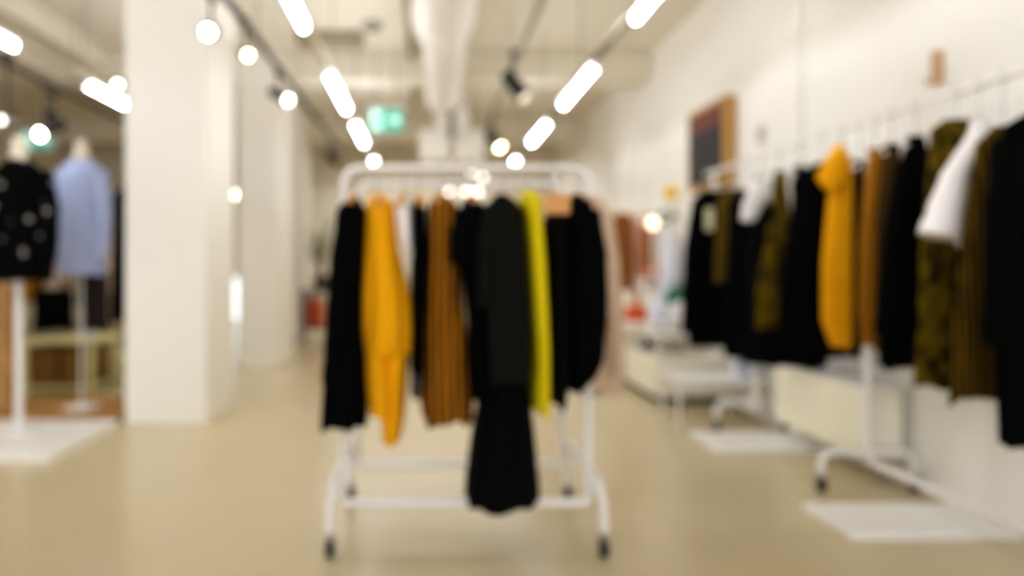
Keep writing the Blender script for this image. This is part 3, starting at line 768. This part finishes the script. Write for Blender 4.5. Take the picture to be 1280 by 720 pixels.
# ------------------------------------------------------------------ left display
def mannequin(cx, cy, sh, hem, hw, m, label, name, basez, glabel, gname, gcat, rot=0, polex=None, pr=.03):
    t = thing('mannequin_bust', label, 'mannequin', (cx,cy,basez))
    z = sh
    bm = new()
    def el(rx, ry, z_): return [Vector((cx+rx*math.cos(2*PI*k/28), cy+ry*math.sin(2*PI*k/28), z_)) for k in range(28)]
    rings(bm, [el(.028,.028,z+.24), el(.05,.05,z+.2), el(.055,.055,z+.12), el(.07,.065,z+.05), el(.13,.085,z+.01), el(.17,.1,z-.05), el(.155,.11,z-.25), el(.12,.095,z-.45), el(.15,.11,z-.68), el(.13,.1,z-.8)])
    part('torso', bm, M_SKIN, t)
    px = polex if polex is not None else cx
    bm = new(); tube(bm, [(px,cy,basez+.02),(px,cy,z-.78)], pr, 16); part('pole', bm, M_WHITE, t)
    bm = new(); lathe(bm, [(.14,basez),(.14,basez+.012),(.03,basez+.03)], px, cy, 28); part('foot_plate', bm, M_WHITE, t)
    g = thing(gname, glabel, gcat, (cx,cy,hem))
    part('body', cloth([(z+.06,cx,cy,.08,.075),(z+.02,cx,cy,.14,.1),(z-.05,cx,cy,hw*.8,.125),(z-.3,cx,cy,hw*.8,.14),(z-.6,cx,cy,hw*.84,.14),(hem,cx,cy,hw*.88,.15)], 8, .035, int(cx*100)&255, hem=.006), m, g)
    for s in (-1,1):
        part('sleeve', sleeve([(cx+s*hw*.68,cy,z-.03),(cx+s*hw*.92,cy-.02,z-.3),(cx+s*hw*.95,cy-.05,z-.62),(cx+s*hw*.9,cy-.07,z-.78)], [.065,.062,.055,.045]), m, g)
    bm = new(); tube(bm, [Vector((cx+.08*math.cos(a), cy+.075*math.sin(a), z+.055+.0*a)) for a in [2*PI*k/20 for k in range(21)]], .012, 8); part('neckband', bm, m, g)
    return t
mannequin(-3.05, 4.77, 1.99, 1.16, .27, M_FLORAL, 'cream mannequin bust on a white pole wearing the floral sweater', 'm', .05,
    'black sweater with pale floral print on the left mannequin', 'floral_sweater', 'sweater')
mannequin(-2.95, 5.45, 2.1, 1.19, .225, M_BLUE, 'cream mannequin bust wearing the light blue shirt', 'm', .06,
    'light blue shirt on the mannequin next to the big column', 'blue_shirt', 'shirt', pr=.012)
# dark trousers below the blue shirt
t = thing('dark_trousers', 'dark trousers hanging below the light blue shirt', 'trousers', (-2.85,5.52,1.2))
for x in (-2.9,-2.8): part('trouser_leg', cloth([(1.22,x,5.5,.05,.06),(1.0,x,5.5,.048,.06),(.72,x,5.5,.05,.06)], 4, .05, 5, n=36, nz=16), mat('dark_brown_cloth', rgb(40,30,26), rough=.9), t)
# tan cabinet/board at left edge
t = thing('wooden_cabinet', 'tan wooden cabinet cut by the left edge of the photo', 'cabinet', (-3.35,5.2,0))
bm = new(); box(bm, -3.95, -3.38, 5.2, 5.32, .06, 1.12); part('carcass', bm, M_PINE, t, smooth=False, bevel=.005)
for z0, z1 in ((.1,.42),(.45,.77),(.8,1.08)):
    bm = new(); box(bm, -3.92, -3.41, 5.18, 5.2, z0, z1); dr = part('drawer', bm, M_PINE, t, smooth=False, bevel=.004)
    bm = new(); tube(bm, [(-3.5,5.18,(z0+z1)/2),(-3.5,5.15,(z0+z1)/2)], .012, 10); part('knob', bm, M_DARKM, dr)
# table with baskets
t = thing('display_table', 'cream topped table holding woven drawers behind the white pole', 'table', (-3.5,6.5,0))
bm = new(); box(bm, -3.98, -3.28, 6.25, 6.8, .5, .55); part('table_top', bm, M_CREAMT, t, smooth=False, bevel=.005)
for x in (-3.95,-3.31):
    for y in (6.29,6.76):
        bm = new(); box(bm, x-.02, x+.02, y-.02, y+.02, 0, .5); part('leg', bm, M_CREAMT, t, smooth=False)
bm = new(); box(bm, -3.96, -3.3, 6.27, 6.78, .06, .09); part('lower_shelf', bm, M_CREAMT, t, smooth=False)
for k, (x0, nm) in enumerate(((-3.92,'left'),(-3.61,'right'))):
    b_ = thing('woven_basket', nm+' brown woven basket under the cream table', 'basket', (x0+.14,6.5,.09), 'woven baskets under the cream table')
    bm = new(); vs = box(bm, x0, x0+.28, 6.29, 6.7, .092, .44); part('basket_body', bm, M_WICK, b_, smooth=False, bevel=.015)
    bm = new(); tube(bm, [(x0,6.29,.44),(x0+.28,6.29,.44),(x0+.28,6.7,.44),(x0,6.7,.44),(x0,6.29,.44)], .014, 8); part('rim', bm, M_WICK, b_)
# camisole on small bust over table
t = thing('black_camisole', 'black strappy camisole displayed above the cream table', 'camisole', (-3.68,6.5,.55))
c = P(67,0,6.5).x
part('body', cloth([(1.03,c,6.5,.17,.07),(.95,c,6.5,.2,.09),(.8,c,6.5,.19,.09),(.62,c,6.5,.21,.1)], 6, .05, 61, nz=20), M_BLACK, t)
bm = new()
for s in (-1,1): tube(bm, [(c+s*.13,6.48,1.0),(c+s*.1,6.5,1.12),(c+s*.05,6.52,1.15)], .014, 8)
part('strap', bm, M_BLACK, t)
t = thing('bust_stand', 'small table-top bust stand under the black camisole', 'stand', (c,6.52,.55))
bm = new(); tube(bm, [(c,6.52,.56),(c,6.52,1.2)], .012, 10); part('rod', bm, M_STEEL, t)
bm = new(); lathe(bm, [(.1,.55),(.1,.56),(.02,.57)], c, 6.52); part('base', bm, M_STEEL, t)
bm = new(); tube(bm, [(c-.16,6.52,1.12),(c,6.52,1.19),(c+.16,6.52,1.12)], .012, 10); part('shoulder_bar', bm, M_WOODH, t)
c = P(112,418,6.3)
t = small('vase', [(.04,0),(.07,.04),(.075,.1),(.03,.16),(.035,.18)], M_CERAM, -3.34, 6.32, .55, 'small white vase on the right end of the cream table', 'vase')
# low white side shelf
t = thing('low_shelf', 'low pale shelf between cream table and big column', 'shelf', (-3.05,6.8,0))
bm = new(); box(bm, -3.24, -2.75, 6.6, 7.1, .3, .34); part('shelf_top', bm, M_CREAMT, t, smooth=False)
for x in (-3.2,-2.79):
    bm = new(); box(bm, x-.02, x+.02, 6.62, 7.08, 0, .3); part('side_panel', bm, M_CREAMT, t, smooth=False)
for k, (x, mm, nm) in enumerate(((-3.1,M_DARKM,'dark'),(-2.92,M_CLOTHW,'white'))):
    s_ = thing('shoe', nm+' shoe on the floor under the low pale shelf', 'shoe', (x,6.8,0), 'shoes under the low shelf')
    bm = new(); rings(bm, [[Vector((x+rx*math.cos(2*PI*j/16), 6.8+yo+ry*math.sin(2*PI*j/16), z)) for j in range(16)] for rx, ry, yo, z in ((.04,.12,0,.0),(.045,.13,0,.02),(.042,.12,0,.05),(.035,.07,.05,.09),(.03,.05,.06,.11))]); part('upper', bm, mm, s_)
# rack with dark garments beside the column
t = thing('clothes_rack', 'dark rack far left behind the mannequins', 'clothes rack', (-3.4,7.4,0))
bm = new(); tube(bm, [(-4.9,7.4,1.95),(-2.9,7.4,1.95)], .015, 12); part('rail', bm, M_GREYM, t)
for x in (-4.88,-2.92):
    bm = new(); tube(bm, [(x,7.4,.02),(x,7.4,1.95)], .015, 12); part('post', bm, M_GREYM, t)
    bm = new(); box(bm, x-.02, x+.02, 7.15, 7.65, 0, .03); part('foot', bm, M_GREYM, t, smooth=False)
for k, (x, hw, z1, mm, nm, kd) in enumerate(((-3.62,.1,.95,M_PINK,'beige','blouse'),(-3.92,.09,.8,M_CHAR,'charcoal','coat'),(-3.2,.12,.72,M_CREAMT,'cream','dress'),(-4.25,.1,.9,M_PINK,'pale pink','dress'),(-4.6,.1,.85,M_MUST2,'ochre','dress'))):
    g = thing(nm.replace(' ','_')+'_'+kd, nm+' '+kd+' on the far left rack behind the mannequins', kd, (x,7.4,1.85))
    part('body', cloth([(1.86,x,7.4,.03,.05),(1.8,x,7.4,hw*.8,.17),(1.3,x,7.4,hw,.18),(z1,x,7.4,hw*1.05,.18)], 5, .08, 70+k, n=48, nz=24), mm, g)
    hanger((x,7.4), .14, PI/2, 1.95, 'wooden hanger carrying the '+nm+' '+kd+' on the far left rack')
t = thing('black_robe', 'long black robe hanging against the left side of the big column', 'robe', (-2.68,5.75,2))
part('body', cloth([(1.97,-2.72,5.75,.03,.05),(1.9,-2.72,5.75,.08,.14),(1.3,-2.72,5.75,.09,.16),(.78,-2.72,5.75,.1,.16)], 5, .08, 81, n=48, nz=24), M_BLACK, t)
t = thing('wall_peg', 'dark peg on the left side of the big column holding the black robe', 'peg', (-2.41,5.75,1.98))
bm = new(); tube(bm, [(-2.41,5.75,1.98),(-2.72,5.75,1.99)], .01, 10); part('rod', bm, M_DARKM, t)
bm = new(); lathe(bm, [(.015,1.98),(.02,1.99),(.015,2.0)], -2.73, 5.75, 12); part('knob', bm, M_DARKM, t)

# ------------------------------------------------------------------ far area left of the rack
t = thing('side_table', 'dark low metal table far behind the rack by the middle columns', 'table', (-1.75,11.2,0))
bm = new(); box(bm, -2.12, -1.4, 10.7, 11.0, .82, .86); part('table_top', bm, M_DARKM, t, smooth=False)
for x in (-2.1,-1.42):
    for y in (10.72,10.98):
        bm = new(); box(bm, x-.015, x+.015, y-.015, y+.015, 0, .82); part('leg', bm, M_DARKM, t, smooth=False)
bm = new(); box(bm, -2.1, -1.42, 10.72, 10.98, .2, .23); part('lower_shelf', bm, M_DARKM, t, smooth=False)
t = thing('canister', 'orange red canister on the lower shelf of the dark metal table', 'canister', (-2.0,10.85,.23))
bm = new(); lathe(bm, [(.085,.231),(.095,.26),(.095,.68),(.05,.74),(.03,.78)], -1.99, 10.85, 24); part('body', bm, M_REDOR, t)
bm = new(); tube(bm, [(-2.02,10.85,.76),(-1.96,10.85,.8),(-1.9,10.85,.78)], .012, 8); part('handle', bm, M_DARKM, t)
t = thing('canister', 'yellow orange canister right of the red one on the dark metal table', 'canister', (-1.83,10.85,.23))
bm = new(); lathe(bm, [(.06,.231),(.065,.25),(.065,.66),(.03,.7)], -1.82, 10.85, 24); part('body', bm, M_ORANGE, t)
bm = new(); lathe(bm, [(.035,.7),(.035,.74)], -1.82, 10.85, 16); part('cap', bm, M_DARKM, t)
t = thing('potted_plant', 'loose green potted plant on the dark metal table', 'plant', (-1.8,10.85,.86))
bm = new(); lathe(bm, [(.1,.862),(.14,1.0),(.15,1.1),(.13,1.1),(.12,1.06)], -1.8, 10.85, 24); part('pot', bm, M_TERRA, t)
bm = new(); lathe(bm, [(.125,1.05),(.02,1.07)], -1.8, 10.85, 24); part('soil', bm, M_SOIL, t)
bm = new(); tips = []
for k in range(9):
    a = random.uniform(0,2*PI); R_ = random.uniform(.1,.27); hgt = random.uniform(.45,1.1)
    e = Vector((-1.8+R_*math.cos(a), 10.85+R_*math.sin(a)*.8, 1.06+hgt))
    mid = Vector((-1.8+R_*.3*math.cos(a), 10.85+R_*.3*math.sin(a), 1.06+hgt*.55))
    tube(bm, [(-1.8,10.85,1.05), mid, e], [.012,.009,.005], 6); tips.append((mid, e))
part('branch', bm, M_SOIL, t)
bm = new()
for mid, e in tips:
    for k in range(26):
        p = mid.lerp(e, random.uniform(.1,1.05))+Vector((random.uniform(-.05,.05),random.uniform(-.05,.05),random.uniform(-.04,.04)))
        d_ = Vector((random.uniform(-1,1),random.uniform(-1,1),random.uniform(-.5,1))).normalized(); s_ = d_.orthogonal().normalized()*.017
        L = random.uniform(.05,.09)
        vs = [bm.verts.new(q) for q in (p, p+d_*L*.5+s_, p+d_*L, p+d_*L*.5-s_)]; bm.faces.new(vs)
part('foliage', bm, M_LEAF, t)
# a far table behind the middle rack, right part of corridor (pale)
t = thing('shop_counter', 'pale counter at the far end of the shop behind the rack', 'counter', (0,13.6,0))
bm = new(); box(bm, -1.0, 1.2, 13.3, 13.9, 0, .95); part('counter_body', bm, M_BACK, t, smooth=False, bevel=.01)
bm = new(); box(bm, -1.05, 1.25, 13.25, 13.95, .95, 1.0); part('counter_top', bm, M_PINE, t, smooth=False, bevel=.005)

# ------------------------------------------------------------------ lights
def area(name, loc, size, energy, rot, col=(1,.95,.87), sy=None):
    ld = bpy.data.lights.new(name, 'AREA'); ld.energy = energy; ld.size = size; ld.color = col
    if sy: ld.shape = 'RECTANGLE'; ld.size_y = sy
    lo = bpy.data.objects.new(name, ld); C.objects.link(lo); lo.location = loc; lo.rotation_euler = rot
    return lo
area('front_fill', (-1.5,-2.8,2.0), 8, 150, (PI/2,0,0), (.92,.98,1.1), 3.2)  # added fill lamp behind the camera, as from an unseen shop front
area('ceiling_wash_back', (-.1,12.9,3.4), 4, 70, (0,0,0), (.94,.98,1.05), 1.0)
def spot(loc, aim, e, size=75, col=(.94,.99,1.08), r=.08):
    ld = bpy.data.lights.new('beam', 'SPOT'); ld.energy = e; ld.spot_size = math.radians(size); ld.spot_blend = .9; ld.shadow_soft_size = r; ld.color = col
    lo = bpy.data.objects.new('beam', ld); C.objects.link(lo); lo.location = loc
    lo.rotation_euler = (Vector(aim)-Vector(loc)).to_track_quat('-Z','Y').to_euler()
for y in (2.5,4.3,6.2,8.3,10.5): spot((.86,y,3.1), (2.8,y+.6,1.9), 38)
for y in (3.0,5.2,7.4): spot((-1.36,y,3.0), (.3,y+.4,.8), 35)
for y in (3.2,5.0,7.0): spot((-3.7,y,2.95), (-3.2,y+.8,1.2), 45)
spot((-.2,4.8,3.2), (-1.76,5.5,1.8), 26)
for x, e in ((1.34,18),(-.83,36),(-3.0,20)):
    area('ceiling_fill', (x,6.0,TZ+.085), .03, e, (PI,0,0), (.93,.98,1.08), 8.2)  # added lamps hidden above the rails to brighten the ceiling

wd = bpy.data.worlds.new('World'); S.world = wd; wd.use_nodes = True
bg = wd.node_tree.nodes['Background']; bg.inputs[0].default_value = (.9,.96,1.08,1); bg.inputs[1].default_value = .7

# ------------------------------------------------------------------ camera (shifted lens, whole room out of focus)
cd = bpy.data.cameras.new('camera'); cam = bpy.data.objects.new('camera', cd); C.objects.link(cam)
cam.location = (0,0,H); cam.rotation_euler = (PI/2,0,0)
cd.sensor_width = 36; cd.lens = 36*F/1280; cd.shift_x = (640-HX)/1280; cd.shift_y = -(360-HY)/1280
cd.clip_start = .05
cd.dof.use_dof = True; cd.dof.focus_distance = .8; cd.dof.aperture_fstop = 1.06
S.camera = cam
S.view_settings.view_transform = 'Standard'
S.view_settings.look = 'Medium High Contrast'
S.view_settings.exposure = -.06
S.cycles.max_bounces = 8; S.cycles.diffuse_bounces = 5; S.cycles.caustics_reflective = False; S.cycles.caustics_refractive = False
S.cycles.sample_clamp_indirect = 4
